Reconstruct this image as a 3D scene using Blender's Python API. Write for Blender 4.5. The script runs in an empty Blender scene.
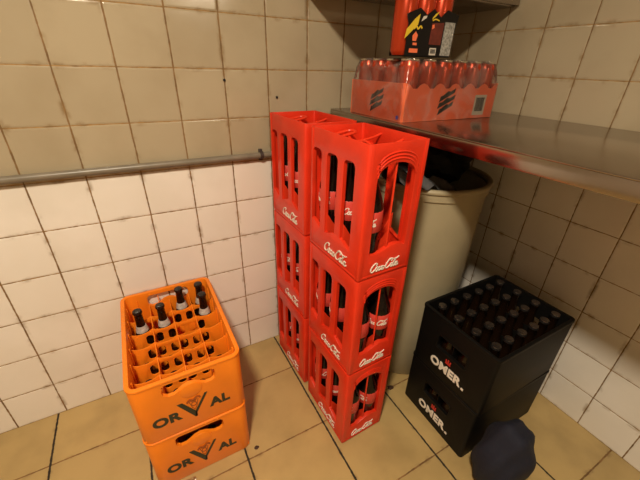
import bpy, bmesh, math, random
from math import sin, cos, pi, radians
from mathutils import Vector, Matrix
random.seed(7)
C = bpy.context.scene.collection
sc = bpy.context.scene

# ------------------------------------------------------------------ materials
def mat(name, col, rough=.5, metal=0., coat=0., bump=0., bscale=60., var=0., vscale=8., spec=.5, emit=None):
    m = bpy.data.materials.new(name); m.use_nodes = True
    nt = m.node_tree; b = nt.nodes['Principled BSDF']
    b.inputs['Base Color'].default_value = (*col, 1)
    b.inputs['Roughness'].default_value = rough
    b.inputs['Metallic'].default_value = metal
    b.inputs['Coat Weight'].default_value = coat
    b.inputs['Specular IOR Level'].default_value = spec
    tc = nt.nodes.new('ShaderNodeTexCoord')
    if var:
        n = nt.nodes.new('ShaderNodeTexNoise'); n.inputs['Scale'].default_value = vscale
        n.inputs['Detail'].default_value = 5
        nt.links.new(tc.outputs['Object'], n.inputs['Vector'])
        r = nt.nodes.new('ShaderNodeMapRange')
        r.inputs['From Min'].default_value = .3; r.inputs['From Max'].default_value = .7
        r.inputs['To Min'].default_value = 1 - var; r.inputs['To Max'].default_value = 1 + var
        nt.links.new(n.outputs['Fac'], r.inputs['Value'])
        v = nt.nodes.new('ShaderNodeVectorMath'); v.operation = 'SCALE'
        v.inputs[0].default_value = col
        nt.links.new(r.outputs['Result'], v.inputs['Scale'])
        nt.links.new(v.outputs['Vector'], b.inputs['Base Color'])
    if bump:
        n = nt.nodes.new('ShaderNodeTexNoise'); n.inputs['Scale'].default_value = bscale
        n.inputs['Detail'].default_value = 3
        nt.links.new(tc.outputs['Object'], n.inputs['Vector'])
        bp = nt.nodes.new('ShaderNodeBump'); bp.inputs['Strength'].default_value = bump
        bp.inputs['Distance'].default_value = .004
        nt.links.new(n.outputs['Fac'], bp.inputs['Height'])
        nt.links.new(bp.outputs['Normal'], b.inputs['Normal'])
    if emit:
        b.inputs['Emission Color'].default_value = (*emit[0], 1)
        b.inputs['Emission Strength'].default_value = emit[1]
    return m

class NX:
    """tiny helper for node arithmetic"""
    def __init__(s, nt): s.nt = nt
    def m(s, op, a, b=None, c=None, clamp=False):
        n = s.nt.nodes.new('ShaderNodeMath'); n.operation = op; n.use_clamp = clamp
        for i, v in enumerate((a, b, c)):
            if v is None: continue
            if isinstance(v, (int, float)): n.inputs[i].default_value = v
            else: s.nt.links.new(v, n.inputs[i])
        return n.outputs[0]
    def ss(s, v, lo, hi, a=0., b=1.):
        n = s.nt.nodes.new('ShaderNodeMapRange'); n.interpolation_type = 'SMOOTHSTEP'
        s.nt.links.new(v, n.inputs['Value'])
        n.inputs['From Min'].default_value = lo; n.inputs['From Max'].default_value = hi
        n.inputs['To Min'].default_value = a; n.inputs['To Max'].default_value = b
        return n.outputs['Result']
    def mix(s, f, a, b):
        n = s.nt.nodes.new('ShaderNodeMix'); n.data_type = 'RGBA'
        if isinstance(f, (int, float)): n.inputs[0].default_value = f
        else: s.nt.links.new(f, n.inputs[0])
        for sock, v in ((n.inputs[6], a), (n.inputs[7], b)):
            if isinstance(v, tuple): sock.default_value = (*v, 1)
            else: s.nt.links.new(v, sock)
        return n.outputs[2]
    def noise(s, vec, scale, detail=4):
        n = s.nt.nodes.new('ShaderNodeTexNoise'); s.nt.links.new(vec, n.inputs['Vector'])
        n.inputs['Scale'].default_value = scale; n.inputs['Detail'].default_value = detail
        return n.outputs['Fac']

def tile_mat(name, axes, pitch, org, gw, cols, grout_u, grout_v, rough, upper=None, pillow=.006, bstr=.35):
    """square glazed tiles; axes are the two position components the joints follow"""
    m = bpy.data.materials.new(name); m.use_nodes = True
    nt = m.node_tree; X = NX(nt); bs = nt.nodes['Principled BSDF']
    g = nt.nodes.new('ShaderNodeNewGeometry'); sp = nt.nodes.new('ShaderNodeSeparateXYZ')
    nt.links.new(g.outputs['Position'], sp.inputs[0]); pos = g.outputs['Position']
    wob = X.m('MULTIPLY', X.m('SUBTRACT', X.noise(pos, 9.), .5), .003)
    e = []; cell = []
    for k in (0, 1):
        c = X.m('DIVIDE', X.m('SUBTRACT', X.m('ADD', sp.outputs[axes[k]], wob), org[k]), pitch[k])
        cell.append(X.m('FLOOR', c))
        f = X.m('SUBTRACT', c, cell[-1])
        e.append(X.m('MULTIPLY', X.m('SUBTRACT', .5, X.m('ABSOLUTE', X.m('SUBTRACT', f, .5))), pitch[k]))
    rag = X.m('MULTIPLY', X.m('SUBTRACT', X.noise(pos, 70.), .5), gw[0] * 1.2)
    mu = X.ss(X.m('ADD', e[0], rag), gw[0] * .5, gw[0] * 1.1, 1, 0)
    mv = X.ss(X.m('ADD', e[1], rag), gw[1] * .5, gw[1] * 1.1, 1, 0)
    cx = nt.nodes.new('ShaderNodeCombineXYZ'); nt.links.new(cell[0], cx.inputs[0]); nt.links.new(cell[1], cx.inputs[1])
    wn = nt.nodes.new('ShaderNodeTexWhiteNoise'); nt.links.new(cx.outputs[0], wn.inputs['Vector'])
    t = X.mix(wn.outputs['Value'], cols[0], cols[1])
    t = X.mix(X.ss(X.noise(pos, 6., 6), .35, .75), t, cols[2])
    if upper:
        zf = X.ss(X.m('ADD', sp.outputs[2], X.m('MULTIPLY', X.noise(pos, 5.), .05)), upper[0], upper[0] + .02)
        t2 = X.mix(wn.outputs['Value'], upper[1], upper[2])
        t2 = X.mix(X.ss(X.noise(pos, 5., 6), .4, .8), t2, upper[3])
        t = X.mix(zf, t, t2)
    # grime gathered beside the joints
    near = X.m('MINIMUM', e[0], e[1])
    gr = X.m('MULTIPLY', X.ss(near, .002, .014, 1, 0), X.ss(X.noise(pos, 22., 5), .5, .75))
    t = X.mix(X.m('MULTIPLY', gr, .7), t, grout_v)
    t = X.mix(mv, t, X.mix(X.ss(X.noise(pos, 30.), .35, .65), grout_v, tuple(min(1, c * 1.7) for c in grout_v)))
    t = X.mix(mu, t, X.mix(X.ss(X.noise(pos, 25.), .35, .65), grout_u, tuple(min(1, c * 1.6) for c in grout_u)))
    nt.links.new(t, bs.inputs['Base Color'])
    joint = X.m('MAXIMUM', mu, mv)
    rg = X.m('ADD', X.m('MULTIPLY', joint, .6), X.m('ADD', rough, X.m('MULTIPLY', X.noise(pos, 14.), .12)), clamp=True)
    nt.links.new(rg, bs.inputs['Roughness'])
    h = X.m('MULTIPLY', X.ss(e[0], 0, pillow), X.ss(e[1], 0, pillow))
    h = X.m('ADD', h, X.m('MULTIPLY', X.noise(pos, 13., 2), .35))
    h = X.m('ADD', h, X.m('MULTIPLY', X.noise(pos, 120., 2), .03))
    bp = nt.nodes.new('ShaderNodeBump'); bp.inputs['Strength'].default_value = bstr; bp.inputs['Distance'].default_value = .003
    nt.links.new(h, bp.inputs['Height']); nt.links.new(bp.outputs['Normal'], bs.inputs['Normal'])
    return m

M = {}
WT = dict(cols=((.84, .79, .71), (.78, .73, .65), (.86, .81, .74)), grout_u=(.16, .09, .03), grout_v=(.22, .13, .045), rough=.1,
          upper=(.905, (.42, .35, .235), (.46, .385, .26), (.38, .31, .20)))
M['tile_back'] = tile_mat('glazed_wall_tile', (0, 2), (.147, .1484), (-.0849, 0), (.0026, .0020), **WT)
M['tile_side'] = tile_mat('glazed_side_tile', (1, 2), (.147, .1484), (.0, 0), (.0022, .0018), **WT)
M['tile_floor'] = tile_mat('floor_tile', (0, 1), (.2942, .2905), (.1832, .7566), (.0042, .003),
    ((.47, .33, .135), (.53, .37, .15), (.38, .265, .105)), (.022, .016, .01), (.16, .085, .03), .32, pillow=.004, bstr=.3)
M['plaster'] = mat('wall_plaster', (.55, .47, .36), .8, bump=.2, var=.06)
M['red'] = mat('red_crate_plastic', (.72, .034, .010), .36, var=.10, vscale=14, bump=.06, bscale=40, spec=.4)
M['red2'] = mat('red_crate_divider_plastic', (.78, .042, .012), .36, spec=.4)
M['white_ink'] = mat('white_print', (.82, .76, .66), .5)
M['orange'] = mat('orange_crate_plastic', (.90, .235, .012), .36, var=.06, vscale=10, bump=.05, spec=.4)
M['green_ink'] = mat('dark_green_print', (.022, .026, .012), .5)
M['brown_ink'] = mat('faded_brown_print', (.36, .085, .01), .5)
M['black'] = mat('black_crate_plastic', (.0035, .003, .0025), .55, bump=.06, spec=.2)
M['red_ink'] = mat('red_print', (.55, .03, .02), .5)
M['glass'] = mat('dark_bottle_glass', (.006, .003, .002), .08, spec=.35)
M['brown_glass'] = mat('brown_bottle_glass', (.010, .0045, .002), .1, spec=.35)
M['cola_label'] = mat('red_paper_label', (.62, .055, .04), .45)
M['cap_red'] = mat('red_screw_cap', (.55, .03, .02), .4)
M['beer_label'] = mat('pale_paper_label', (.50, .47, .42), .55, var=.25, vscale=90)
M['cap_dark'] = mat('dark_crown_cap', (.015, .010, .008), .25, metal=.2)
M['cap_silver'] = mat('silver_crown_cap', (.16, .14, .13), .16, metal=.9)
M['steel'] = mat('brushed_steel', (.42, .37, .33), .2, metal=1, bump=.03, bscale=90)
M['pipe'] = mat('grey_painted_pipe', (.20, .17, .125), .35, var=.15, vscale=20)
M['dark_metal'] = mat('dark_clamp', (.05, .035, .03), .5)
M['bin'] = mat('beige_bin_plastic', (.40, .34, .215), .38, var=.12, vscale=5, bump=.05, bscale=8)
M['bag'] = mat('black_bag_film', (.004, .004, .004), .6, spec=.2, bump=.4, bscale=30)
M['rag'] = mat('grey_rag', (.085, .082, .085), .85, var=.25, vscale=30, bump=.5, bscale=50)
M['navy'] = mat('navy_cloth', (.006, .007, .018), .85, bump=.4, bscale=60)
M['card'] = mat('orange_printed_card', (.90, .19, .075), .42, var=.05)
M['card_in'] = mat('brown_card', (.30, .17, .09), .8)
M['can'] = mat('orange_printed_can', (.52, .05, .012), .25, metal=.5)
M['alu'] = mat('aluminium', (.70, .66, .60), .2, metal=1)
M['black_ink'] = mat('black_print', (.005, .004, .004), .45, spec=.3)
M['yellow_ink'] = mat('yellow_print', (.72, .50, .03), .45)
M['grey_ink'] = mat('grey_small_print', (.30, .29, .26), .5, var=.55, vscale=160)
M['maroon_ink'] = mat('maroon_print', (.13, .02, .012), .5, var=.25, vscale=60)
M['label_white'] = mat('white_sticker', (.62, .56, .47), .5)
M['blue_ink'] = mat('blue_violet_dot', (.16, .14, .62), .5)
M['hole'] = mat('dark_plug', (.012, .008, .006), .7)
M['dirt'] = mat('dark_grime', (.06, .025, .012), .8)
M['lamp_body'] = mat('white_lamp_enamel', (.7, .68, .62), .4)
M['lamp_glow'] = mat('glowing_diffuser', (.9, .8, .6), .5, emit=((1, .80, .52), 9))
fm = bpy.data.materials.new('clear_shrink_film'); fm.use_nodes = True
nt = fm.node_tree; nt.nodes.remove(nt.nodes['Principled BSDF']); out_ = nt.nodes['Material Output']
nz = nt.nodes.new('ShaderNodeTexNoise'); nz.inputs['Scale'].default_value = 16; nz.inputs['Detail'].default_value = 3; nz.inputs['Distortion'].default_value = 1.5
tcn = nt.nodes.new('ShaderNodeTexCoord'); mp = nt.nodes.new('ShaderNodeMapping'); mp.inputs['Scale'].default_value = (1, 1, .8)
nt.links.new(tcn.outputs['Object'], mp.inputs[0]); nt.links.new(mp.outputs[0], nz.inputs['Vector'])
bp = nt.nodes.new('ShaderNodeBump'); bp.inputs['Strength'].default_value = .45; bp.inputs['Distance'].default_value = .010
nt.links.new(nz.outputs['Fac'], bp.inputs['Height'])
tr = nt.nodes.new('ShaderNodeBsdfTransparent'); gl = nt.nodes.new('ShaderNodeBsdfGlossy'); gl.inputs['Roughness'].default_value = .16; gl.inputs['Color'].default_value = (1, .95, .9, 1)
df = nt.nodes.new('ShaderNodeBsdfDiffuse'); df.inputs['Color'].default_value = (.7, .62, .55, 1)
nt.links.new(bp.outputs['Normal'], gl.inputs['Normal'])
fr = nt.nodes.new('ShaderNodeFresnel'); fr.inputs['IOR'].default_value = 1.5; nt.links.new(bp.outputs['Normal'], fr.inputs['Normal'])
XX = NX(nt)
m1 = nt.nodes.new('ShaderNodeMixShader'); nt.links.new(XX.m('MULTIPLY_ADD', fr.outputs[0], .8, .0, clamp=True), m1.inputs[0]); nt.links.new(tr.outputs[0], m1.inputs[1]); nt.links.new(gl.outputs[0], m1.inputs[2])
m2 = nt.nodes.new('ShaderNodeMixShader'); nt.links.new(XX.ss(nz.outputs['Fac'], .40, .75, .02, .14), m2.inputs[0]); nt.links.new(m1.outputs[0], m2.inputs[1]); nt.links.new(df.outputs[0], m2.inputs[2])
nt.links.new(m2.outputs[0], out_.inputs['Surface'])
M['film'] = fm

# ------------------------------------------------------------------ mesh helpers
def finish(name, bm, material, parent=None, smooth=40, loc=None):
    bmesh.ops.remove_doubles(bm, verts=bm.verts, dist=1e-6)
    bmesh.ops.recalc_face_normals(bm, faces=bm.faces)
    me = bpy.data.meshes.new(name); bm.to_mesh(me); bm.free()
    me.materials.append(M[material] if isinstance(material, str) else material)
    if smooth:
        me.shade_smooth()
        me.set_sharp_from_angle(angle=radians(smooth))
    o = bpy.data.objects.new(name, me); C.objects.link(o)
    if parent: o.parent = parent
    if loc: o.location = loc
    return o

def box(bm, lo, hi, bev=0., seg=2, mtx=None):
    t = bmesh.new(); bmesh.ops.create_cube(t, size=1)
    s = [hi[i] - lo[i] for i in range(3)]; c = [(hi[i] + lo[i]) / 2 for i in range(3)]
    for v in t.verts: v.co = Vector((v.co[i] * s[i] + c[i] for i in range(3)))
    if bev: bmesh.ops.bevel(t, geom=t.edges[:], offset=min(bev, min(s) * .45), segments=seg, affect='EDGES', profile=.5)
    merge(bm, t, mtx)

def merge(bm, t, mtx=None):
    if mtx is not None: bmesh.ops.transform(t, matrix=mtx, verts=t.verts)
    me = bpy.data.meshes.new('tmp'); t.to_mesh(me); t.free()
    bm.from_mesh(me); bpy.data.meshes.remove(me)

def plate(bm, outline, holes, thick, mtx, bev=.0012):
    """flat plate with holes; outline in local xy, thickness centred on z=0"""
    cu = bpy.data.curves.new('tmp', 'CURVE'); cu.dimensions = '2D'; cu.fill_mode = 'BOTH'
    for ring in [outline] + holes:
        s = cu.splines.new('POLY'); s.points.add(len(ring) - 1); s.use_cyclic_u = True
        for p, (x, y) in zip(s.points, ring): p.co = (x, y, 0, 1)
    b = min(bev, thick * .4)
    cu.extrude = thick / 2 - b; cu.bevel_depth = b; cu.bevel_resolution = 1; cu.offset = -b
    o = bpy.data.objects.new('tmp', cu); C.objects.link(o)
    dg = bpy.context.evaluated_depsgraph_get()
    me = bpy.data.meshes.new_from_object(o.evaluated_get(dg))
    t = bmesh.new(); t.from_mesh(me)
    bpy.data.objects.remove(o); bpy.data.curves.remove(cu); bpy.data.meshes.remove(me)
    bmesh.ops.remove_doubles(t, verts=t.verts, dist=1e-6)
    merge(bm, t, mtx)

def rrect(x0, y0, x1, y1, r, n=5):
    P = []
    for cx, cy, a0 in ((x1 - r, y1 - r, 0), (x0 + r, y1 - r, 90), (x0 + r, y0 + r, 180), (x1 - r, y0 + r, 270)):
        for i in range(n + 1):
            a = radians(a0 + 90 * i / n); P.append((cx + r * cos(a), cy + r * sin(a)))
    return P

def lathe(bm, prof, seg=20, mtx=None, caps=True):
    t = bmesh.new(); rings = []
    for r, z in prof:
        rings.append([t.verts.new((r * cos(2 * pi * i / seg), r * sin(2 * pi * i / seg), z)) for i in range(seg)])
    for a, b_ in zip(rings, rings[1:]):
        for i in range(seg): t.faces.new((a[i], a[(i + 1) % seg], b_[(i + 1) % seg], b_[i]))
    if caps:
        t.faces.new(rings[0][::-1]); t.faces.new(rings[-1])
    merge(bm, t, mtx)

def tube(bm, pts, r, seg=8, closed=False):
    pts = [Vector(p) for p in pts]; n = len(pts); rings = []
    for i, p in enumerate(pts):
        if closed: d = pts[(i + 1) % n] - pts[i - 1]
        else: d = pts[min(i + 1, n - 1)] - pts[max(i - 1, 0)]
        d.normalize(); up = Vector((0, 0, 1)) if abs(d.z) < .9 else Vector((1, 0, 0))
        a = d.cross(up).normalized(); b_ = d.cross(a)
        rings.append([bm.verts.new(p + a * r * cos(2 * pi * k / seg) + b_ * r * sin(2 * pi * k / seg)) for k in range(seg)])
    rng = range(n) if closed else range(n - 1)
    for i in rng:
        A, B = rings[i], rings[(i + 1) % n]
        for k in range(seg): bm.faces.new((A[k], A[(k + 1) % seg], B[(k + 1) % seg], B[k]))
    if not closed: bm.faces.new(rings[0]); bm.faces.new(rings[-1][::-1])

def catmull(P, n=5):
    out = []
    for i in range(len(P) - 1):
        p0 = P[max(i - 1, 0)]; p1 = P[i]; p2 = P[i + 1]; p3 = P[min(i + 2, len(P) - 1)]
        for k in range(n):
            t = k / n
            out.append(tuple(.5 * (2 * p1[j] + (p2[j] - p0[j]) * t + (2 * p0[j] - 5 * p1[j] + 4 * p2[j] - p3[j]) * t * t
                                   + (3 * p1[j] - p0[j] - 3 * p2[j] + p3[j]) * t ** 3) for j in (0, 1)))
    out.append(P[-1]); return out

def ribbon(bm, P, wfun, fmap):
    """brush stroke in 2D; fmap(x, y, d) -> 3D point, d lifts off the surface"""
    L = []; n = len(P)
    for i, p in enumerate(P):
        a = P[max(i - 1, 0)]; c = P[min(i + 1, n - 1)]
        dx, dy = c[0] - a[0], c[1] - a[1]; l = math.hypot(dx, dy) or 1
        w = wfun(i / (n - 1), dx / l, dy / l) / 2
        nx, ny = -dy / l * w, dx / l * w
        L.append([bm.verts.new(fmap(p[0] + s * nx, p[1] + s * ny, d)) for s, d in ((1, 1), (-1, 1), (-1, 0), (1, 0))])
    for a, c in zip(L, L[1:]):
        for k in range(4): bm.faces.new((a[k], a[(k + 1) % 4], c[(k + 1) % 4], c[k]))
    bm.faces.new(L[0][::-1]); bm.faces.new(L[-1])

def ell(cx, cy, rx, ry, n=12): return [(cx + rx * cos(2 * pi * i / n + 1.2), cy + ry * sin(2 * pi * i / n + 1.2)) for i in range(n + 1)]
def capC(x, s=1.): return [(x + s * a, s * b_) for a, b_ in ((1.0, .78), (1.05, .98), (.85, 1.12), (.52, 1.02), (.22, .70), (.10, .36), (.22, .06), (.5, .0), (.8, .16), (1.0, .38))]
SCRIPT = [capC(0), ell(1.22, .29, .19, .29), [(1.86, .42), (1.70, .52), (1.53, .34), (1.52, .1), (1.70, 0), (1.92, .14)],
          ell(2.16, .25, .17, .25), [(2.38, .50), (2.33, .14), (2.42, 0), (2.60, .2)], [(2.52, .34), (2.80, .38)],
          capC(2.72, 1.02), [(3.1, .96), (3.35, 1.2), (3.75, 1.18), (4.2, 1.0), (4.7, 1.04), (5.05, 1.2)], ell(3.95, .26, .17, .26),
          [(4.18, .34), (4.42, .74), (4.50, 1.0), (4.42, 1.04), (4.30, .7), (4.27, .14), (4.40, 0), (4.55, .14)],
          ell(4.80, .25, .17, .25), [(5.02, .50), (4.97, .14), (5.06, 0), (5.26, .18)]]
def script_text(bm, width, fmap, wt=.12):
    """flowing script lettering 5.3 units wide, centred at 0,0"""
    k = width / 5.4
    def f2(x, y, d):
        x = x + .22 * y
        return fmap((x - 2.8) * k, (y - .55) * k * 1.22, d)
    for st in SCRIPT:
        P = catmull(st, 4)
        ribbon(bm, P, lambda t, dx, dy: wt * (.55 + .75 * abs(dy)), f2)

def text_mesh(bm, body, size, mtx, bold=0., thick=.0006, sx=1.):
    cu = bpy.data.curves.new('tmp', 'FONT'); cu.body = body; cu.size = size; cu.align_x = 'CENTER'; cu.align_y = 'CENTER'
    cu.offset = bold; cu.extrude = thick; cu.space_character = 1.06
    o = bpy.data.objects.new('tmp', cu); C.objects.link(o)
    me = bpy.data.meshes.new_from_object(o.evaluated_get(bpy.context.evaluated_depsgraph_get()))
    t = bmesh.new(); t.from_mesh(me)
    bpy.data.objects.remove(o); bpy.data.curves.remove(cu); bpy.data.meshes.remove(me)
    merge(bm, t, mtx @ Matrix.Diagonal((sx, 1, 1, 1)))

def poly(bm, pts, fmap, d=1):
    top = [bm.verts.new(fmap(x, y, d)) for x, y in pts]; bot = [bm.verts.new(fmap(x, y, 0)) for x, y in pts]
    bm.faces.new(top); bm.faces.new(bot[::-1]); n = len(pts)
    for i in range(n): bm.faces.new((top[i], bot[i], bot[(i + 1) % n], top[(i + 1) % n]))

def tag(o, label=None, cat=None, group=None, kind=None):
    if label: o['label'] = label
    if cat: o['category'] = cat
    if group: o['group'] = group
    if kind: o['kind'] = kind
    return o
def thing(name, label=None, cat=None, loc=(0, 0, 0), rz=0, group=None):
    o = bpy.data.objects.new(name, None); C.objects.link(o); o.location = loc; o.rotation_euler = (0, 0, rz)
    o.empty_display_size = .05
    return tag(o, label, cat, group)
def kids(o): return [c for c in bpy.data.objects if c.parent == o]
def copy_children(src, dst):
    for ch in KID.get(src.name, []):
        c = ch.copy(); C.objects.link(c); c.parent = dst
        copy_children(ch, c)
def dup(root, loc, rz=0, label=None, group=None):
    r = root.copy(); C.objects.link(r); r.location = loc; r.rotation_euler = (0, 0, rz)
    if label: r['label'] = label
    if group: r['group'] = group
    copy_children(root, r)
    return r
def register(o):
    KID[o.name] = kids(o)
    for c in KID[o.name]: register(c)
KID = {}
# planes: matrices whose local xy lie on a face, z pointing outwards
def face_mx(y_axis=(0, 0, 1), normal=(0, -1, 0), org=(0, 0, 0)):
    n = Vector(normal); y = Vector(y_axis); x = y.cross(n)
    return Matrix(((x.x, y.x, n.x, org[0]), (x.y, y.y, n.y, org[1]), (x.z, y.z, n.z, org[2]), (0, 0, 0, 1)))
def on_face(mx, lift=.0007, base=-.0004):
    return lambda x, y, d: mx @ Vector((x, y, lift if d else base))

# ------------------------------------------------------------------ the room
WY = .9676; WX = 1.06; XL = -1.9; YF = -2.4; ZC = 2.55
def slab(name, lo, hi, m): return tag(finish(name, (lambda b_: (box(b_, lo, hi), b_)[1])(bmesh.new()), m, smooth=0), kind='structure')
slab('floor', (XL - .1, YF - .1, -.1), (WX + .1, WY + .1, 0), 'tile_floor')
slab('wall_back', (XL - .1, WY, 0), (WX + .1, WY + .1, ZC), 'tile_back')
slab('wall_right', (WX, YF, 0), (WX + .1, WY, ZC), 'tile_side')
slab('wall_left', (XL - .1, YF, 0), (XL, WY, ZC), 'plaster')
slab('wall_front', (XL - .1, YF - .1, 0), (WX + .1, YF, ZC), 'plaster')
slab('ceiling', (XL - .1, YF - .1, ZC), (WX + .1, WY + .1, ZC + .1), 'plaster')

# pipe along the back wall
t = thing('wall_pipe', 'grey horizontal pipe clipped along the tiled back wall', 'pipe', (0, .952, .911))
bm = bmesh.new(); tube(bm, [(x, 0, 0) for x in (XL + .02, -1, -.5, 0, .5, WX - .01)], .0105, 14); finish('pipe', bm, 'pipe', t)
for x in (-.62, .165, .72):
    bm = bmesh.new(); lathe(bm, [(.0135, -.006), (.0135, .006)], 14, Matrix.Translation((x, 0, 0)) @ Matrix.Rotation(pi / 2, 4, 'Y'))
    box(bm, (x - .006, .004, -.02), (x + .006, .0155, .02), .001); finish('clamp', bm, 'dark_metal', t)
for (x, z, lb) in ((.061, 1.156, 'small dark wall plug in a tile, left one near the upper pale joint'), (.238, 1.103, 'small dark wall plug in a tile just above the rear red crate')):
    bm = bmesh.new(); lathe(bm, [(.0012, .0), (.0038, .001), (.0042, .004)], 12, Matrix.Rotation(pi / 2, 4, 'X'))
    tag(finish('wall_plug', bm, 'hole', loc=(x, WY - .0002, z)), lb, 'wall plug', 'wall plugs')

# ------------------------------------------------------------------ red tall crates
W, L, H = .1785, .2595, .3537
def wave(u): return .083 + .010 * cos(2 * pi * (u - .112) / .137)
def make_red():
    root = thing('bottle_crate')
    b_ = bmesh.new(); T = .0045
    # long faces (local -X and +X); u runs from the front (-Y) edge to the back
    slots = [(.048, .095), (.122, .173), (.200, .246)]
    for sgn in (-1, 1):
        mx = Matrix(((0, 0, 0, sgn * (W / 2 - T / 2 - .001)), (1, 0, 0, -L / 2), (0, 1, 0, 0), (0, 0, 0, 1))); mx[0][2] = 1
        holes = []
        for a, c in slots:
            r = .014
            bot = [(a + (c - a) * i / 8, wave(a + (c - a) * i / 8)) for i in range(9)]
            top = [(c, .303 - r)] + [(c - r + r * cos(radians(t_)), .303 - r + r * sin(radians(t_))) for t_ in (25, 50, 75, 90)] + \
                  [(a + r - r * sin(radians(t_)), .303 - r + r * cos(radians(t_))) for t_ in (0, 25, 50, 75)] + [(a, .303 - r)]
            ring = bot + top; holes.append(ring)
            cx = (a + c) / 2; cy = .19
            big = [(x + (.003 if x > cx else -.003), y + (.003 if y > cy else -.003)) for x, y in ring]
            plate(b_, big, [ring], .009, Matrix.Translation((-sgn * .0045, 0, 0)) @ mx, .0008)
        plate(b_, [(.006, .008), (L - .006, .008), (L - .006, H), (.006, H)], holes, T, mx, .001)
        # raised border ridge under the rim and the raised base line
        x0 = sgn * (W / 2 - .001)
        box(b_, (min(x0, x0 + sgn * .0012), -L / 2 + .01, .0085), (max(x0, x0 + sgn * .0012), L / 2 - .01, .014), .0006)
    # short faces
    for sgn in (-1, 1):
        mx = Matrix(((1, 0, 0, -W / 2), (0, 0, 1, sgn * (L / 2 - T / 2 - .001)), (0, 1, 0, 0), (0, 0, 0, 1)))
        a, c = .031, .1475
        def wb(u): s = (u - a) / (c - a); return .0845 + .0075 * sin(2 * pi * (s * .95 - .42)) - .004 * (1 - s)
        bot = [(a + (c - a) * i / 14, wb(a + (c - a) * i / 14)) for i in range(15)]
        arch = []
        for i in range(17):
            th = pi * i / 16; x = (a + c) / 2 + (c - a) / 2 * cos(th)
            arch.append((x, .262 + .046 * (sin(th) ** .72)))
        ring = bot + arch
        plate(b_, [(.006, .008), (W - .006, .008), (W - .006, H), (.006, H)], [ring], T, mx, .001)
        cx = (a + c) / 2
        big = [(cx + (x - cx) * 1.055, y + (.003 if y > .17 else -.003)) for x, y in ring]
        plate(b_, big, [ring], .012, Matrix.Translation((0, -sgn * .006, 0)) @ mx, .0008)
        # three moulded arcs over the opening
        for k in range(3):
            dz = .0095 * (k + 1); P = []
            for i in range(15):
                th = pi * (.02 + .96 * i / 14); x = (a + c) / 2 + ((c - a) / 2 + .0015 * k) * cos(th)
                P.append((x - W / 2, sgn * (L / 2 - .0012), .262 + dz + (.046 - .002 * k) * (sin(th) ** .72)))
            tube(b_, P, .0024, 6)
        y0 = sgn * (L / 2 - .001)
        box(b_, (-W / 2 + .01, min(y0, y0 + sgn * .0012), .0085), (W / 2 - .01, max(y0, y0 + sgn * .0012), .014), .0006)
    # rounded corner posts and floor grid
    for sx in (-1, 1):
        for sy in (-1, 1):
            cx, cy = sx * (W / 2 - .0125), sy * (L / 2 - .0125)
            ring = []
            for i in range(7):
                th = pi / 2 * i / 6; ring.append((cx + sx * .0125 * (cos(th) ** .5), cy + sy * .0125 * (sin(th) ** .5)))
            ring += [(cx - sx * .002, cy + sy * .0125), (cx - sx * .002, cy + sy * .008), (cx + sx * .006, cy + sy * .006), (cx + sx * .008, cy - sy * .002), (cx + sx * .0125, cy - sy * .002)]
            plate(b_, ring, [], H - .006, Matrix.Translation((0, 0, .006 + (H - .006) / 2)), .0008)
    box(b_, (-W / 2 + .004, -L / 2 + .004, 0), (W / 2 - .004, L / 2 - .004, .012), .002)
    finish('crate_body', b_, 'red', root)
    d = bmesh.new()
    def low(w, n, z1, dip):
        P = [(-w / 2, .013)]; m_ = n * 8
        for i in range(m_ + 1):
            s = i / m_; P.append((-w / 2 + w * s, z1 - dip * abs(sin(pi * n * s)) ** 1.3))
        P.append((w / 2, .013)); return P
    for y in (-.0435, .0435):
        plate(d, low(W - .010, 2, .135, .05), [], .0026, Matrix(((1, 0, 0, 0), (0, 0, 1, y), (0, 1, 0, 0), (0, 0, 0, 1))), .0008)
        tube(d, [(0, y, .13), (0, y, .325)], .0024, 6)
        # sagging cross strap near the rim
        tube(d, [(x, y, .338 - .016 * (1 - (abs(x) / (W / 2)) ** 2)) for x in [(-W / 2 + .005) + (W - .010) * i / 12 for i in range(13)]], .0034, 8)
    plate(d, low(L - .010, 3, .135, .05), [], .0026, Matrix(((0, 0, 1, 0), (1, 0, 0, 0), (0, 1, 0, 0), (0, 0, 0, 1))), .0008)
    for y in (-L / 2 + .0075, L / 2 - .0075): tube(d, [(0, y, .10), (0, y, .33)], .0026, 6)
    tube(d, [(0, y, .324 + .006 * cos(2 * pi * y / .087)) for y in [-L / 2 + .006 + (L - .012) * i / 24 for i in range(25)]], .003, 8)
    finish('divider', d, 'red2', root)
    # looped finger grips just under the rim
    for sy in (-1, 1):
        g = bmesh.new(); P = []
        for x, y in rrect(-.052, .078, .030, .112, .016, 5): P.append((x * -sy * -1, sy * y, .334 + .008 * (x / .05)))
        tube(g, P, .0042, 8, closed=True)
        finish('grip_loop', g, 'red2', root)
    for (org, nrm, wd) in (((-W / 2, -.0215, .0365), (-1, 0, 0), .117), ((W / 2, .0215, .0365), (1, 0, 0), .117),
                           ((-.0005, -L / 2, .0345), (0, -1, 0), .099), ((.0005, L / 2, .0345), (0, 1, 0), .099)):
        q = bmesh.new(); mx = face_mx(normal=nrm, org=org)
        script_text(q, wd, on_face(mx, .0012, -.0008)); lo = finish('script_logo', q, 'white_ink', root, smooth=0)
        lo['label'] = 'white script lettering'
    return root

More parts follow.
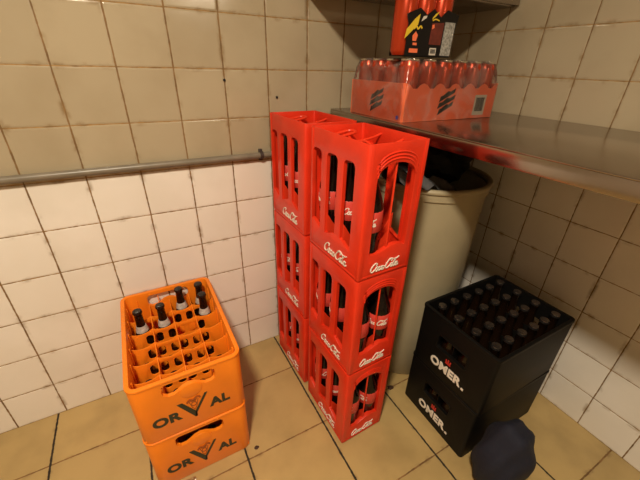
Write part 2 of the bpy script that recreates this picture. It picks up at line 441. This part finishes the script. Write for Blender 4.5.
def make_cola():
    root = thing('cola_bottle')
    g = bmesh.new()
    lathe(g, [(.020, .003), (.034, 0), (.0365, .006), (.0362, .05), (.034, .075), (.0335, .095), (.036, .112), (.0375, .122), (.0375, .176),
              (.0365, .186), (.031, .205), (.024, .222), (.018, .240), (.0150, .258), (.0140, .270), (.0140, .279)], 20)
    finish('glass_body', g, 'glass', root, 60)
    l = bmesh.new(); lathe(l, [(.0372, .121), (.0380, .122), (.0380, .175), (.0372, .176)], 28); lo_ = finish('paper_label', l, 'cola_label', root)
    s = bmesh.new()
    for a0 in (0,):
        script_text(s, .072, lambda x, y, d, a0=a0: Vector(((.0385 if d else .0379) * cos(a0 + x / .038), (.0385 if d else .0379) * sin(a0 + x / .038), .1485 + y)), .16)
    finish('label_script', s, 'white_ink', bpy.data.objects[lo_.name], smooth=0)
    c = bmesh.new(); lathe(c, [(.0150, .271), (.0155, .273), (.0155, .287), (.0145, .290), (.010, .2905)], 18); finish('cap', c, 'cap_red', root)
    return root
red0 = make_red(); register(red0)
cola0 = make_cola(); register(cola0)
SX, SY, YAW, GAP = .2004, .3591, .0262, .0372
used = {'r': False, 'c': False}
def first_or_dup(key, proto, loc, rz, label, cat, group):
    if not used.get(key):
        used[key] = True; proto.location = loc; proto.rotation_euler = (0, 0, rz); tag(proto, label, cat, group); return proto
    r = dup(proto, loc, rz, label, group); r['category'] = cat; return r
cyw, syw = cos(YAW), sin(YAW)
lvl = ['bottom', 'middle', 'topmost']
for col, cname in ((0, 'front'), (1, 'rear')):
    for k in range(3):
        v = L / 2 + col * (L + GAP - .004) + (0, .001, -.001)[k]
        u = W / 2 + (0, .0012, -.0008)[k] + (.001 if col else 0)
        cx, cy = SX + cyw * u - syw * v, SY + syw * u + cyw * v
        rz = YAW + (0, .004, -.003)[k]
        z = k * H + .0005
        where = {'front': 'stack nearer the camera', 'rear': 'stack against the tiled wall'}[cname]
        first_or_dup('r', red0, (cx, cy, z), rz, f'tall red plastic crate with white script lettering, {lvl[k]} of the {where}', 'crate', 'tall red bottle crates in two stacks')
        for i in range(3):
            for j in range(2):
                if (col, k, i, j) in ((0, 2, 0, 1), (0, 2, 1, 1)): continue
                bx, by = (-.0405, .0405)[j], (-.0845, 0, .0845)[i]
                px, py = cx + cos(rz) * bx - sin(rz) * by, cy + sin(rz) * bx + cos(rz) * by
                side = ('left', 'right')[j]; row = ('near', 'middle', 'far')[i]
                first_or_dup('c', cola0, (px, py, z + .0125), random.uniform(-3.4, -1.2),
                    f'cola bottle in {lvl[k]} {cname} red crate, {row} row {side} side', 'bottle', f'cola bottles in the {lvl[k]} {cname} red crate')

# ------------------------------------------------------------------ rounded beer crates (orange and black)
def ring_wall(w, l, h, r, t, holes, lip=.0):
    """rounded tub wall with handle openings cut through both short faces"""
    b_ = bmesh.new()
    plate(b_, rrect(-w / 2, -l / 2, w / 2, l / 2, r, 8), [rrect(-w / 2 + t, -l / 2 + t, w / 2 - t, l / 2 - t, r * .6, 8)], h, Matrix.Translation((0, 0, h / 2)), .003)
    base = finish('tmpwall', b_, 'orange', smooth=0)
    c = bmesh.new()
    for hpoly, mx in holes: plate(c, hpoly, [], .12, mx, .0)
    cut = finish('tmpcut', c, 'orange', smooth=0)
    md = base.modifiers.new('b', 'BOOLEAN'); md.operation = 'DIFFERENCE'; md.object = cut; md.solver = 'EXACT'
    me = bpy.data.meshes.new_from_object(base.evaluated_get(bpy.context.evaluated_depsgraph_get()))
    t_ = bmesh.new(); t_.from_mesh(me)
    for o in (base, cut): bpy.data.objects.remove(o)
    bpy.data.meshes.remove(me)
    return t_

def tub_dividers(w, l, t, nx, ny, z0, z1, dip, holes=True):
    d = bmesh.new(); iw, il = w - 2 * t, l - 2 * t
    def prof(length, n):
        P = [(-length / 2, z0)]
        for i in range(n * 6 + 1):
            s = i / (n * 6); P.append((-length / 2 + length * s, z1 - dip * (abs(sin(pi * n * s)) ** .8)))
        P.append((length / 2, z0)); return P
    for i in range(1, nx):
        x = -iw / 2 + iw * i / nx
        plate(d, prof(il + .004, ny), [], .003, Matrix(((0, 0, 1, x), (1, 0, 0, 0), (0, 1, 0, 0), (0, 0, 0, 1))), .001)
    for j in range(1, ny):
        y = -il / 2 + il * j / ny
        hs = []
        if holes:
            for i in range(1, nx):
                xc = -iw / 2 + iw * i / nx
                for sg in (-1, 1):
                    xa, xb = sorted((xc + sg * .0035, xc + sg * .0265))
                    hs.append(rrect(xa, z1 - dip - .052, xb, z1 - dip - .012, .0105, 4))
        plate(d, prof(iw + .004, nx), hs, .003, Matrix(((1, 0, 0, 0), (0, 0, 1, y), (0, 1, 0, 0), (0, 0, 0, 1))), .001)
    return d

OW, OL, OH = .302, .448, .2265
def make_orange():
    root = thing('beer_crate')
    t = .011
    hp = [(-.069, .172), (-.072, .186), (-.070, .203), (-.062, .210), (-.03, .210), (0, .210), (.03, .210), (.062, .210), (.070, .203), (.072, .186), (.068, .170), (.058, .163), (.042, .163),
          (.030, .170), (.016, .179), (0, .183), (-.016, .179), (-.030, .170), (-.042, .163), (-.058, .163)]
    mf = face_mx(normal=(0, -1, 0), org=(0, -OL / 2, 0)); mb = face_mx(normal=(0, 1, 0), org=(0, OL / 2, 0))
    b_ = ring_wall(OW, OL, OH, .028, t, [(hp, mf), (hp, mb)])
    box(b_, (-OW / 2 + .006, -OL / 2 + .006, .004), (OW / 2 - .006, OL / 2 - .006, .012), .002)
    # outer lip under the rim, foot band
    plate(b_, rrect(-OW / 2 - .002, -OL / 2 - .002, OW / 2 + .002, OL / 2 + .002, .03, 8), [rrect(-OW / 2 + .002, -OL / 2 + .002, OW / 2 - .002, OL / 2 - .002, .026, 8)], .008, Matrix.Translation((0, 0, OH - .0045)), .002)
    # round badge swelling over the handle opening, inner corner lugs
    plate(b_, [(.030 * cos(2 * pi * i / 24), .158 + .026 * sin(2 * pi * i / 24)) for i in range(24)], [], .005, mf, .0015)
    for sx in (-1, 1):
        for yy in [-.17 + .068 * i for i in range(6)]:
            box(b_, (sx * (OW / 2 - t) - .004, yy - .0015, .012), (sx * (OW / 2 - t) + .004, yy + .0015, OH - .02), .001)
    for xx in (-.105, -.035, .035, .105):
        box(b_, (xx - .0015, OL / 2 - t - .005, .012), (xx + .0015, OL / 2 - t + .004, OH - .025), .001)
    finish('crate_body', b_, 'orange', root, 35)
    finish('divider', tub_dividers(OW, OL, t, 4, 6, .012, .172, .012), 'orange', root, 35)
    q = bmesh.new(); f = on_face(mf, .0012, -.001)
    text_mesh(q, 'OR', 0.047, mf @ Matrix.Translation((-.078, .072, .0)), .0022, .0009, 1.06)
    text_mesh(q, 'AL', 0.047, mf @ Matrix.Translation((.072, .072, .0)), .0022, .0009, 1.0)
    poly(q, [(-.044, .118), (-.030, .118), (.003, .062), (.003, .046), (-.003, .042)], f)
    poly(q, [(-.003, .042), (.003, .042), (.004, .058), (.041, .126), (.033, .126), (.0, .066)], f)
    o = finish('dark_lettering', q, 'green_ink', root, smooth=0)
    e = bmesh.new(); fe = on_face(mf, .0036, .0)
    # little fish-and-ring emblem between the arms of the V
    fe2 = on_face(mf, .0012, -.001)
    ribbon(e, catmull([(-.018, .112), (-.010, .122), (0, .118), (.012, .126), (.020, .118)], 3), lambda t_, a, c: .0035, fe)
    ribbon(e, [(x, y) for x, y in ell(0, .098, .007, .008, 10)], lambda t_, a, c: .0025, fe2)
    poly(e, [(-.006, .108), (.006, .108), (.010, .116), (-.010, .116)], fe2)
    ribbon(e, [(-.012, .113), (-.006, .084), (0, .074), (.006, .084), (.013, .113)], lambda t_, a, c: .0018, fe2)
    finish('emblem', e, 'brown_ink', root, smooth=0)
    return root
def make_beer(h, glass, label, cap, name, fat=1.):
    root = thing(name); s = h / .24; e = fat
    g = bmesh.new()
    lathe(g, [(.018, .003), (.029, 0), (.0305, .006), (.0305, .062 * s * e), (.0312, .09 * s * e), (.0285, .115 * s * (1 + (e - 1) * .6)), (.020, .148 * s * (1 + (e - 1) * .3)), (.0145, .175 * s), (.0130, .20 * s), (.0125, .226 * s), (.0140, .228 * s), (.0140, .233 * s)], 18)
    finish('glass_body', g, glass, root, 60)
    if label:
        l = bmesh.new(); lathe(l, [(.0300, .030 * s), (.0311, .031 * s), (.0314, .074 * s), (.0303, .075 * s)], 24); finish('paper_label', l, label, root)
        l = bmesh.new(); lathe(l, [(.0180, .150 * s), (.0205, .1495 * s), (.0152, .1745 * s), (.0140, .1745 * s)], 20); finish('neck_label', l, label, root)
    c = bmesh.new(); lathe(c, [(.0152, .231 * s), (.0150, .236 * s), (.0135, .2405 * s), (.008, .2415 * s)], 18); finish('crown_cap', c, cap, root)
    return root
or0 = make_orange(); register(or0)
beer0 = make_beer(.222, 'brown_glass', 'beer_label', 'cap_dark', 'beer_bottle'); register(beer0)
OX, OY = -.084 - OW / 2, .509 + OL / 2
grp = 'orange beer crates by the tiled wall'
or0.rotation_euler = (0, 0, -.006); tag(or0, 'orange plastic beer crate with dark lettering, lower one standing on the floor', 'crate', grp).location = (OX, OY, .0005)
r = dup(or0, (OX - .001, OY + .001, .0005 + OH + .0005), .006, 'orange plastic beer crate with dark lettering, stacked on top and open', grp); r['category'] = 'crate'
iw, il = OW - .022, OL - .022
names6 = ['nearest', 'second', 'third', 'fourth', 'fifth', 'farthest']; names4 = ['far left', 'centre left', 'centre right', 'far right']
short0 = make_beer(.105, 'brown_glass', None, 'cap_dark', 'beer_bottle', 1.5); register(short0)
for lv in (0, 1):
    for j in range(6):
        for i in range(4):
            if lv == 0 and j > 0: continue
            if lv == 1 and (i, j) in ((0, 5), (2, 4), (1, 5)): continue
            tall = (lv == 1 and j >= 4)
            x = OX - iw / 2 + iw * (i + .5) / 4; y = OY - il / 2 + il * (j + .5) / 6; z = .0135 + lv * (OH + .0005)
            lab = (f'brown beer bottle in the {"upper" if lv else "lower"} orange crate, {names6[j]} row, {names4[i]} cell')
            first_or_dup('b%d' % tall, beer0 if tall else short0, (x, y, z), random.uniform(0, 6.28), lab, 'bottle', 'beer bottles in the %s orange crate' % ('upper' if lv else 'lower'))

BW, BL, BH = .395, .296, .241    # black crates: long side runs along X, logo on the left short face
def make_black():
    root = thing('beer_crate'); t = .010
    mf = face_mx(normal=(-1, 0, 0), org=(-BW / 2, 0, 0)); mb = face_mx(normal=(1, 0, 0), org=(BW / 2, 0, 0))
    hp = rrect(-.058, .118, .058, .168, .008, 4)
    b_ = ring_wall(BW, BL, BH, .012, t, [(hp, mf), (hp, mb)])
    box(b_, (-BW / 2 + .006, -BL / 2 + .006, .003), (BW / 2 - .006, BL / 2 - .006, .012), .002)
    plate(b_, rrect(-BW / 2 - .0015, -BL / 2 - .0015, BW / 2 + .0015, BL / 2 + .0015, .013, 6), [rrect(-BW / 2 + .003, -BL / 2 + .003, BW / 2 - .003, BL / 2 - .003, .01, 6)], .012, Matrix.Translation((0, 0, BH - .0065)), .002)
    plate(b_, rrect(-.064, .112, .064, .174, .012, 4), [hp], .004, mf, .0012)
    finish('crate_body', b_, 'black', root, 35)
    finish('divider', tub_dividers(BW, BL, t, 6, 4, .012, .18, .02, False), 'black', root, 35)
    q = bmesh.new(); text_mesh(q, 'OMER', .0465, mf @ Matrix.Translation((-.005, .052, 0)), .0019, .0010, .98); poly(q, [(.0665, .0350), (.0755, .0350), (.0755, .0435), (.0665, .0435)], on_face(mf, .0012, -.001))
    o = finish('white_lettering', q, 'white_ink', root, smooth=0)
    e = bmesh.new(); f = on_face(mf, .0012, -.001)
    for k in (-1, 0, 1): poly(e, [(k * .006 - .0035, .083), (k * .006 + .0035, .083), (k * .009 + .002, .099 + (.003 if k == 0 else 0)), (k * .009 - .002, .099 + (.003 if k == 0 else 0))], f)
    poly(e, [(-.011, .0815), (.011, .0815), (.011, .085), (-.011, .085)], f)
    finish('red_crest', e, 'red_ink', root, smooth=0)
    return root
bl0 = make_black(); register(bl0)
BX, BY = .543 + BW / 2, .119 + BL / 2
grp = 'black beer crates under the steel table'
tag(bl0, 'black plastic crate with white bold lettering, lower one on the floor', 'crate', grp); bl0.location = (BX + .001, BY + .002, .0005)
bl0.rotation_euler = (0, 0, -.015)
r = dup(bl0, (BX, BY, .001 + BH), 0, 'black plastic crate with white bold lettering, upper one holding capped bottles', grp); r['category'] = 'crate'
cap0 = make_beer(.232, 'brown_glass', None, 'cap_silver', 'beer_bottle'); register(cap0)
jw, jl = BW - .02, BL - .02
c6 = ['leftmost', 'second', 'third', 'fourth', 'fifth', 'rightmost']; r4 = ['nearest', 'second', 'third', 'farthest']
for lv in (0, 1):
    for i in range(6):
        for j in range(4):
            if lv == 0 and i > 0: continue
            x = BX - jw / 2 + jw * (i + .5) / 6; y = BY - jl / 2 + jl * (j + .5) / 4
            first_or_dup('k', cap0, (x + random.uniform(-.002, .002), y + (.004 if lv == 0 else 0), .014 + lv * (BH + .0005)), random.uniform(0, 6.28),
                f'silver-capped dark bottle in {"upper" if lv else "lower"} black crate, {c6[i]} column, {r4[j]} row', 'bottle', 'capped bottles in the %s black crate' % ('upper' if lv else 'lower'))

# ------------------------------------------------------------------ steel table
TX, TZ = .457, 1.06
t = thing('steel_table', 'stainless steel work table along the right wall with reflecting top', 'table', (TX, -.75, 0))
bm = bmesh.new(); box(bm, (0, 0, TZ - .004), (WX - TX - .004, WY + .75 - .004, TZ), .0015)
finish('table_top', bm, 'steel', t)
bm = bmesh.new(); box(bm, (0, 0, TZ - .037), (.0025, WY + .75 - .004, TZ - .0038), .0008)
box(bm, (.0025, 0, TZ - .037), (.016, WY + .75 - .004, TZ - .034), .0008); finish('edge_rail', bm, 'steel', t)
for (x, y) in ((.035, .04), (WX - TX - .04, .04), (.035, 1.67), (WX - TX - .04, 1.67)):
    bm = bmesh.new(); box(bm, (x - .018, y - .018, .0), (x + .018, y + .018, TZ - .004), .003); finish('leg', bm, 'steel', t)

# ------------------------------------------------------------------ waste bin
t = thing('waste_bin', 'round beige plastic bin under the steel table behind the black crates', 'bin', (.715, .660, 0)); t.scale = (1, 1, 1.032)
bm = bmesh.new(); R0 = .200
lathe(bm, [(.196, .0), (.203, .006), (.205, .25), (.208, .60), (.212, .815), (.207, .815), (.20, .50), (.19, .012)], 56)
finish('bin_body', bm, 'bin', t, 50)
bm = bmesh.new(); tube(bm, [(.2155 * cos(2 * pi * i / 64), .2155 * sin(2 * pi * i / 64), .828) for i in range(64)], .0095, 10, True)
lathe(bm, [(.210, .795), (.218, .797), (.218, .822), (.210, .824)], 56, caps=False)
finish('bin_rim', bm, 'bin', t, 60)
bm = bmesh.new(); bmesh.ops.create_icosphere(bm, subdivisions=4, radius=1)
for v in bm.verts:
    p = v.co; n = .06 * sin(7 * p.x + 3 * p.y) * cos(6 * p.y - 2 * p.z) + .04 * sin(15 * p.z + 9 * p.x)
    q = p * (1 + n); v.co = Vector((q.x * .172, q.y * .160, .89 + q.z * .105))
tag(finish('rubbish_bag', bm, 'bag', loc=(.722, .700, .02)), 'black rubbish bag bulging out of the beige bin', 'bag')
bm = bmesh.new(); N = 24; A = []
for i in range(N + 1):
    s = i / N; row = []
    for j in range(7):
        w = j / 6 - .5
        x = .437 + .25 * s; y = .530 - .02 * s + .055 * w * (1.1 - .5 * s)
        z = .936 - .076 * s ** .8 + .03 * w + .008 * sin(17 * s + 3 * w) + .006 * cos(31 * s + 9 * w) - .015 * abs(w)
        row.append(bm.verts.new((x, y, z)))
    A.append(row)
for i in range(N):
    for j in range(6): bm.faces.new((A[i][j], A[i + 1][j], A[i + 1][j + 1], A[i][j + 1]))
bmesh.ops.solidify(bm, geom=bm.faces[:], thickness=.008)
tag(finish('cleaning_rag', bm, 'rag', smooth=80), 'grey folded cloth lying over the rim of the beige bin', 'cloth')

# ------------------------------------------------------------------ can tray, cans, film, sleeve pack
CX0, CY0 = .478, .584; PX, PY = .0665, .0665; NX_, NY_ = 6, 4
TW, TL, TH = NX_ * PX + .006, NY_ * PY + .006, .106
t = thing('can_tray', 'orange cardboard can tray with black slanted emblems on the steel table', 'tray', (CX0, CY0, TZ + .0005))
bm = bmesh.new(); h = TH; k = .0022
box(bm, (0, 0, 0), (TW, TL, k)); finish('tray_base', bm, 'card_in', t, smooth=0)
def scallop_panel(length, pitch, n):
    P = [(0, 0), (length, 0)]
    for i in range(n, -1, -1):
        x = .003 + pitch * i
        if i < n:
            P += [(x + pitch * .80, h - .004), (x + pitch * .62, h - .014), (x + pitch * .38, h - .014), (x + pitch * .20, h - .004)]
        P.append((min(max(x, 0), length), h))
    return P
bm = bmesh.new()
plate(bm, scallop_panel(TW, PX, NX_), [], k, face_mx(normal=(0, -1, 0), org=(0, 0, 0)), .0004)
plate(bm, scallop_panel(TW, PX, NX_), [], k, Matrix.Translation((0, TL, 0)) @ face_mx(normal=(0, -1, 0)), .0004)
for x in (0, TW): plate(bm, [(0, 0), (TL, 0), (TL, h), (0, h)], [], k, Matrix(((0, 0, 1, x), (1, 0, 0, 0), (0, 1, 0, 0), (0, 0, 0, 1))), .0004)
finish('tray_wall', bm, 'card', t, smooth=0)
def bolt(bm, f, cx, cy, s):      # slanted torn emblem
    for dy, w in ((.36, 1.), (.0, 1.1), (-.36, .95)):
        pts = [(-.60 * w, -.34), (.58 * w, .18), (.64 * w, .42), (.25, .24), (.05, .27), (-.30, .04), (-.50 * w, -.02)]
        poly(bm, [(cx + x * s, cy + (y + dy) * s) for x, y in pts], f)
mfr = face_mx(normal=(0, -1, 0), org=(0, -k / 2, 0)); mle = face_mx(normal=(-1, 0, 0), org=(-k / 2, 0, 0))
bm = bmesh.new(); bolt(bm, on_face(mfr), .172, .052, .052); bolt(bm, on_face(mle), -.128, .050, .050)
finish('black_emblem', bm, 'black_ink', t, smooth=0)
bm = bmesh.new(); f = on_face(mfr); poly(bm, [(.304, .010), (.360, .010), (.360, .072), (.304, .072)], f); bs_ = finish('barcode_sticker', bm, 'label_white', t, smooth=0)
bm = bmesh.new(); f = on_face(mfr, .0011, .0005); x = .311
while x < .352:
    w = random.choice((.0008, .0014, .0022)); poly(bm, [(x, .022), (x + w, .022), (x + w, .064), (x, .064)], f); x += w + random.choice((.0009, .0016))
finish('barcode', bm, 'black_ink', bs_, smooth=0)
bm = bmesh.new(); f = on_face(mle); poly(bm, [(-.020 + .006 * cos(i * pi / 8), .012 + .006 * sin(i * pi / 8)) for i in range(16)], f); finish('blue_dot', bm, 'blue_ink', t, smooth=0)

def make_can():
    root = thing('drink_can'); R_ = .0311; Hc = .166
    b_ = bmesh.new(); lathe(b_, [(.022, .004), (.0245, 0), (.0285, .006), (R_, .013), (R_, .146), (.0295, .152), (.0265, .160)], 24); finish('can_body', b_, 'can', root, 50)
    b_ = bmesh.new(); lathe(b_, [(.0262, .159), (.0272, .163), (.0268, .1655), (.0252, .1655), (.0245, .1615), (.010, .1612)], 24); finish('can_lid', b_, 'alu', root, 50)
    return root
can0 = make_can(); register(can0)
rown = ['front', 'second', 'third', 'back']
for j in range(NY_):
    for i in range(NX_):
        first_or_dup('can', can0, (CX0 + .003 + PX * (i + .5), CY0 + .003 + PY * (j + .5), TZ + .003), random.uniform(0, 6.28),
                     f'orange drink can in the cardboard tray, {rown[j]} row, {c6[i]} under the clear film', 'can', 'drink cans in the orange tray')
# shrink film: snug over the tray, drawn in towards the can tops
bm = bmesh.new(); lv = [(-.002, .0), (-.0025, .05), (-.0025, .1), (.001, .115), (.004, .14), (.010, .163), (.020, .1695)]; rings = []
for (ins, z) in lv:
    rr = rrect(ins, ins, TW - ins, TL - ins, .006 + max(ins, 0), 3)
    out = []
    for a, c in zip(rr, rr[1:] + rr[:1]):
        n = max(1, int(math.dist(a, c) / .011))
        for q in range(n):
            x, y = a[0] + (c[0] - a[0]) * q / n, a[1] + (c[1] - a[1]) * q / n
            out.append((x, y))
    rings.append((out, z))
# same vertex count on every ring: resample
def resample(R_, n):
    per = [0]
    for a, c in zip(R_, R_[1:] + R_[:1]): per.append(per[-1] + math.dist(a, c))
    res = []
    for i in range(n):
        s = per[-1] * i / n; k_ = max(j for j in range(len(R_)) if per[j] <= s)
        a, c = R_[k_], R_[(k_ + 1) % len(R_)]; f_ = (s - per[k_]) / (per[k_ + 1] - per[k_] or 1)
        res.append((a[0] + (c[0] - a[0]) * f_, a[1] + (c[1] - a[1]) * f_))
    return res
VR = []
for out, z in rings:
    pts = resample(out, 120)
    VR.append([bm.verts.new((x, y, z + (.0025 * sin(i * .9) if .1 < z < .16 else 0))) for i, (x, y) in enumerate(pts)])
for a, c in zip(VR, VR[1:]):
    for i in range(120): bm.faces.new((a[i], a[(i + 1) % 120], c[(i + 1) % 120], c[i]))
bm.faces.new(VR[-1])
tag(finish('shrink_film', bm, 'film', loc=(CX0, CY0, TZ + .001), smooth=60), 'clear wrinkled plastic film stretched over the tray of orange cans', 'plastic film')

# sleeve pack of cans standing on the tray
KX, KY, KZ = .474, .600, TZ + .003 + .172
t = thing('can_multipack', 'black cardboard multipack sleeve with yellow flash standing on the tray of cans', 'can pack', (KX, KY, KZ), -.03)
SW, SD, SH = .165, .066, .108
bm = bmesh.new()
plate(bm, [(-.004, 0), (SW, 0), (SW + .002, SH * .55), (SW + .012, SH - .004), (SW * .80, SH + .006), (SW * .66, SH - .012), (SW * .5, SH + .005), (SW * .36, SH - .010), (SW * .2, SH + .004), (-.010, SH - .012), (-.002, SH * .7)], [], .0016, face_mx(normal=(0, -1, 0)), .0004)
plate(bm, [(-.004, 0), (SW, 0), (SW, SH), (-.004, SH)], [], .0016, Matrix.Translation((0, SD, 0)) @ face_mx(normal=(0, -1, 0)), .0004)
box(bm, (0, 0, 0), (SW, SD, .0012)); box(bm, (SW - .0016, 0, 0), (SW, SD, SH), 0)
finish('sleeve', bm, 'black_ink', t, smooth=0)
mk = face_mx(normal=(0, -1, 0), org=(0, -.0008, 0)); f = on_face(mk); f3 = on_face(mk, .0012, .0004)
def deco(name, material, polys, ff=f):
    b_ = bmesh.new()
    for P in polys: poly(b_, P, ff)
    return finish(name, b_, material, t, smooth=0)
deco('yellow_flash', 'yellow_ink', [[(-.010, .040), (.030, .074), (.034, .098), (.020, .088), (-.006, .062)]])
deco('yellow_flash', 'yellow_ink', [[(.078, .088), (.094, .100), (.100, .108), (.088, .102), (.080, .094)]])
deco('side_print', 'grey_ink', [[(.126, .004), (.164, .004), (.166, .086), (.128, .086)]])
deco('front_print', 'maroon_ink', [[(.078, .030), (.122, .030), (.124, .084), (.080, .080)]])
for P_ in [[(.018, .036), (.030, .036), (.034, .050), (.026, .058), (.016, .048)], [(.020, .026), (.034, .026), (.034, .032), (.020, .032)], [(.010, .008), (.040, .008), (.040, .018), (.010, .018)], [(.082, .066), (.090, .070), (.088, .078), (.081, .076)]]: deco('red_icon', 'card', [P_], f3)
b_ = bmesh.new(); ribbon(b_, catmull([(.018, .064), (.026, .070), (.032, .064), (.040, .071), (.046, .066)], 3), lambda a, c, d: .004, f3); finish('yellow_script', b_, 'yellow_ink', t, smooth=0); b_ = bmesh.new(); ribbon(b_, catmull([(.080, .086), (.090, .090), (.104, .087)], 3), lambda a, c, d: .003, f3); finish('yellow_script', b_, 'yellow_ink', t, smooth=0)
for P_ in [[(.040, .082), (.056, .090), (.058, .096), (.046, .094)], [(.084, .004), (.108, .004), (.108, .022), (.084, .022)]]: deco('white_mark', 'label_white', [P_], f3)
b_ = bmesh.new(); ff = on_face(mk, .0017, .001)
for i in range(9): poly(b_, [(.087 + .0021 * i, .008), (.088 + .0021 * i, .008), (.088 + .0021 * i, .019), (.087 + .0021 * i, .019)], ff)
finish('barcode', b_, 'black_ink', t, smooth=0)
pn = [('left', .011, .0335), ('middle', .0738, .0335), ('right', .1366, .0335)]
for nm, x, y in pn:
    P = Matrix.Translation((KX, KY, KZ)) @ Matrix.Rotation(-.03, 4, 'Z') @ Vector((x, y, .0015))
    r = dup(can0, P, random.uniform(0, 6.28), f'orange drink can standing in the black sleeve pack, {nm}', 'drink cans in the black sleeve'); r['category'] = 'can'

# ------------------------------------------------------------------ small things on the floor
bm = bmesh.new(); bmesh.ops.create_icosphere(bm, subdivisions=4, radius=1)
for v in bm.verts:
    p = v.co; n = .05 * sin(6 * p.x + 4 * p.z) + .04 * cos(9 * p.y + 5 * p.z)
    q = p * (1 + n); z = max(0, .13 + q.z * .15)
    v.co = Vector((q.x * .10 * (1.1 - z), q.y * .075, z))
tag(finish('cloth_bag', bm, 'navy', loc=(.590, .030, .001)), 'dark navy cloth bundle on the floor before the black crates', 'cloth bundle')
for (x, y, s, lb) in ((-.073, .492, .008, 'small dark crumb on the tiles beside the orange crates'), (.512, .466, .013, 'dark bit of litter on the floor between red crates and bin')):
    bm = bmesh.new(); bmesh.ops.create_icosphere(bm, subdivisions=2, radius=1)
    for v in bm.verts:
        k_ = 1 + random.uniform(-.25, .25); v.co = Vector((v.co.x * s * k_, v.co.y * s * .8 * k_, max(0, v.co.z * s * .4 * k_)))
    tag(finish('floor_crumb', bm, 'dirt', loc=(x, y, .0003)), lb, 'litter', 'bits of litter on the floor')
bm = bmesh.new(); g = [[bm.verts.new((-.04 + .08 * i / 9, -.025 + .05 * j / 7, .004 + .012 * abs(sin(i * 1.7 + j * 2.3)) + .004 * random.random())) for j in range(8)] for i in range(10)]
for i in range(9):
    for j in range(7): bm.faces.new((g[i][j], g[i + 1][j], g[i + 1][j + 1], g[i][j + 1]))
tag(finish('plastic_scrap', bm, 'film', loc=(-.320, .470, 0), smooth=0), 'crumpled clear plastic scrap on the floor in front of the orange crates', 'litter')

# ------------------------------------------------------------------ lamps
def ceiling_lamp(x, y, z, sx, sy, label):
    t = thing('ceiling_lamp', label, 'lamp', (x, y, z))
    b_ = bmesh.new(); box(b_, (-sx / 2 - .02, -sy / 2 - .02, .012), (sx / 2 + .02, sy / 2 + .02, .06), .01); finish('lamp_housing', b_, 'lamp_body', t)
    b_ = bmesh.new(); box(b_, (-.008, -.008, .06), (.008, .008, ZC - z)); finish('hanger', b_, 'lamp_body', t)
    b_ = bmesh.new(); box(b_, (-sx / 2, -sy / 2, 0), (sx / 2, sy / 2, .012), .004); finish('diffuser', b_, 'lamp_glow', t)
def area(name, loc, target, size, size_y, power, col):
    l = bpy.data.lights.new(name, 'AREA'); l.shape = 'RECTANGLE'; l.size = size; l.size_y = size_y; l.energy = power; l.color = col
    o = bpy.data.objects.new(name, l); C.objects.link(o); o.location = loc
    o.rotation_euler = (Vector(target) - Vector(loc)).to_track_quat('-Z', 'Y').to_euler(); return o
ceiling_lamp(-.50, -.30, 2.12, .16, .16, 'square white ceiling lamp hanging beside the camera')
area('lamp_light', (-.50, -.30, 2.11), (-.50, -.30, 0), .15, .15, 42, (1, .86, .66))
ceiling_lamp(.60, -1.55, 1.78, .5, .1, 'long white hanging lamp behind the added partition')
area('long_lamp_light', (.60, -1.55, 1.77), (.15, .9, .7), .5, .1, 7, (1, .84, .62))
slab('added_partition', (.60, -1.08, 0), (WX, -1.0, ZC), 'plaster')  # unseen partition, added to keep the long lamp off the right side
t = thing('added_cabinet', 'added steel cabinet, out of view over the work table, shading the wall behind the cans', 'cabinet', (.35, .70, 1.405))  # cabinet added above the view to shade the back wall behind the cans
bm = bmesh.new(); box(bm, (0, .018, 0), (WX - .35, WY - .70, .55), .003); finish('added_cabinet_body', bm, 'steel', t)
for x0 in (.003, .356):
    bm = bmesh.new(); box(bm, (x0, 0, .003), (x0 + .349, .0175, .547), .002); d_ = finish('door', bm, 'steel', t)
    bm = bmesh.new(); xx = x0 + (.32 if x0 < .1 else .03); tube(bm, [(xx, .001, .06), (xx, -.025, .065), (xx, -.025, .165), (xx, .001, .17)], .005, 8); finish('handle', bm, 'dark_metal', d_)

w = bpy.data.worlds.new('room_world'); w.use_nodes = True; sc.world = w
w.node_tree.nodes['Background'].inputs[0].default_value = (.9, .75, .55, 1); w.node_tree.nodes['Background'].inputs[1].default_value = .05

# ------------------------------------------------------------------ camera
cam = bpy.data.cameras.new('camera'); cam.sensor_width = 36; cam.sensor_fit = 'HORIZONTAL'; cam.lens = 328.77 / 640 * 36; cam.clip_start = .02
co = bpy.data.objects.new('camera', cam); C.objects.link(co)
co.location = (-.2308, -.2012, 1.2066); co.rotation_euler = (1.0811, -.0261, -.5004); co.rotation_mode = 'XYZ'
sc.camera = co
vs = sc.view_settings; vs.view_transform = 'Standard'; vs.look = 'None'; vs.gamma = 1; vs.exposure = 0; vs.use_curve_mapping = False
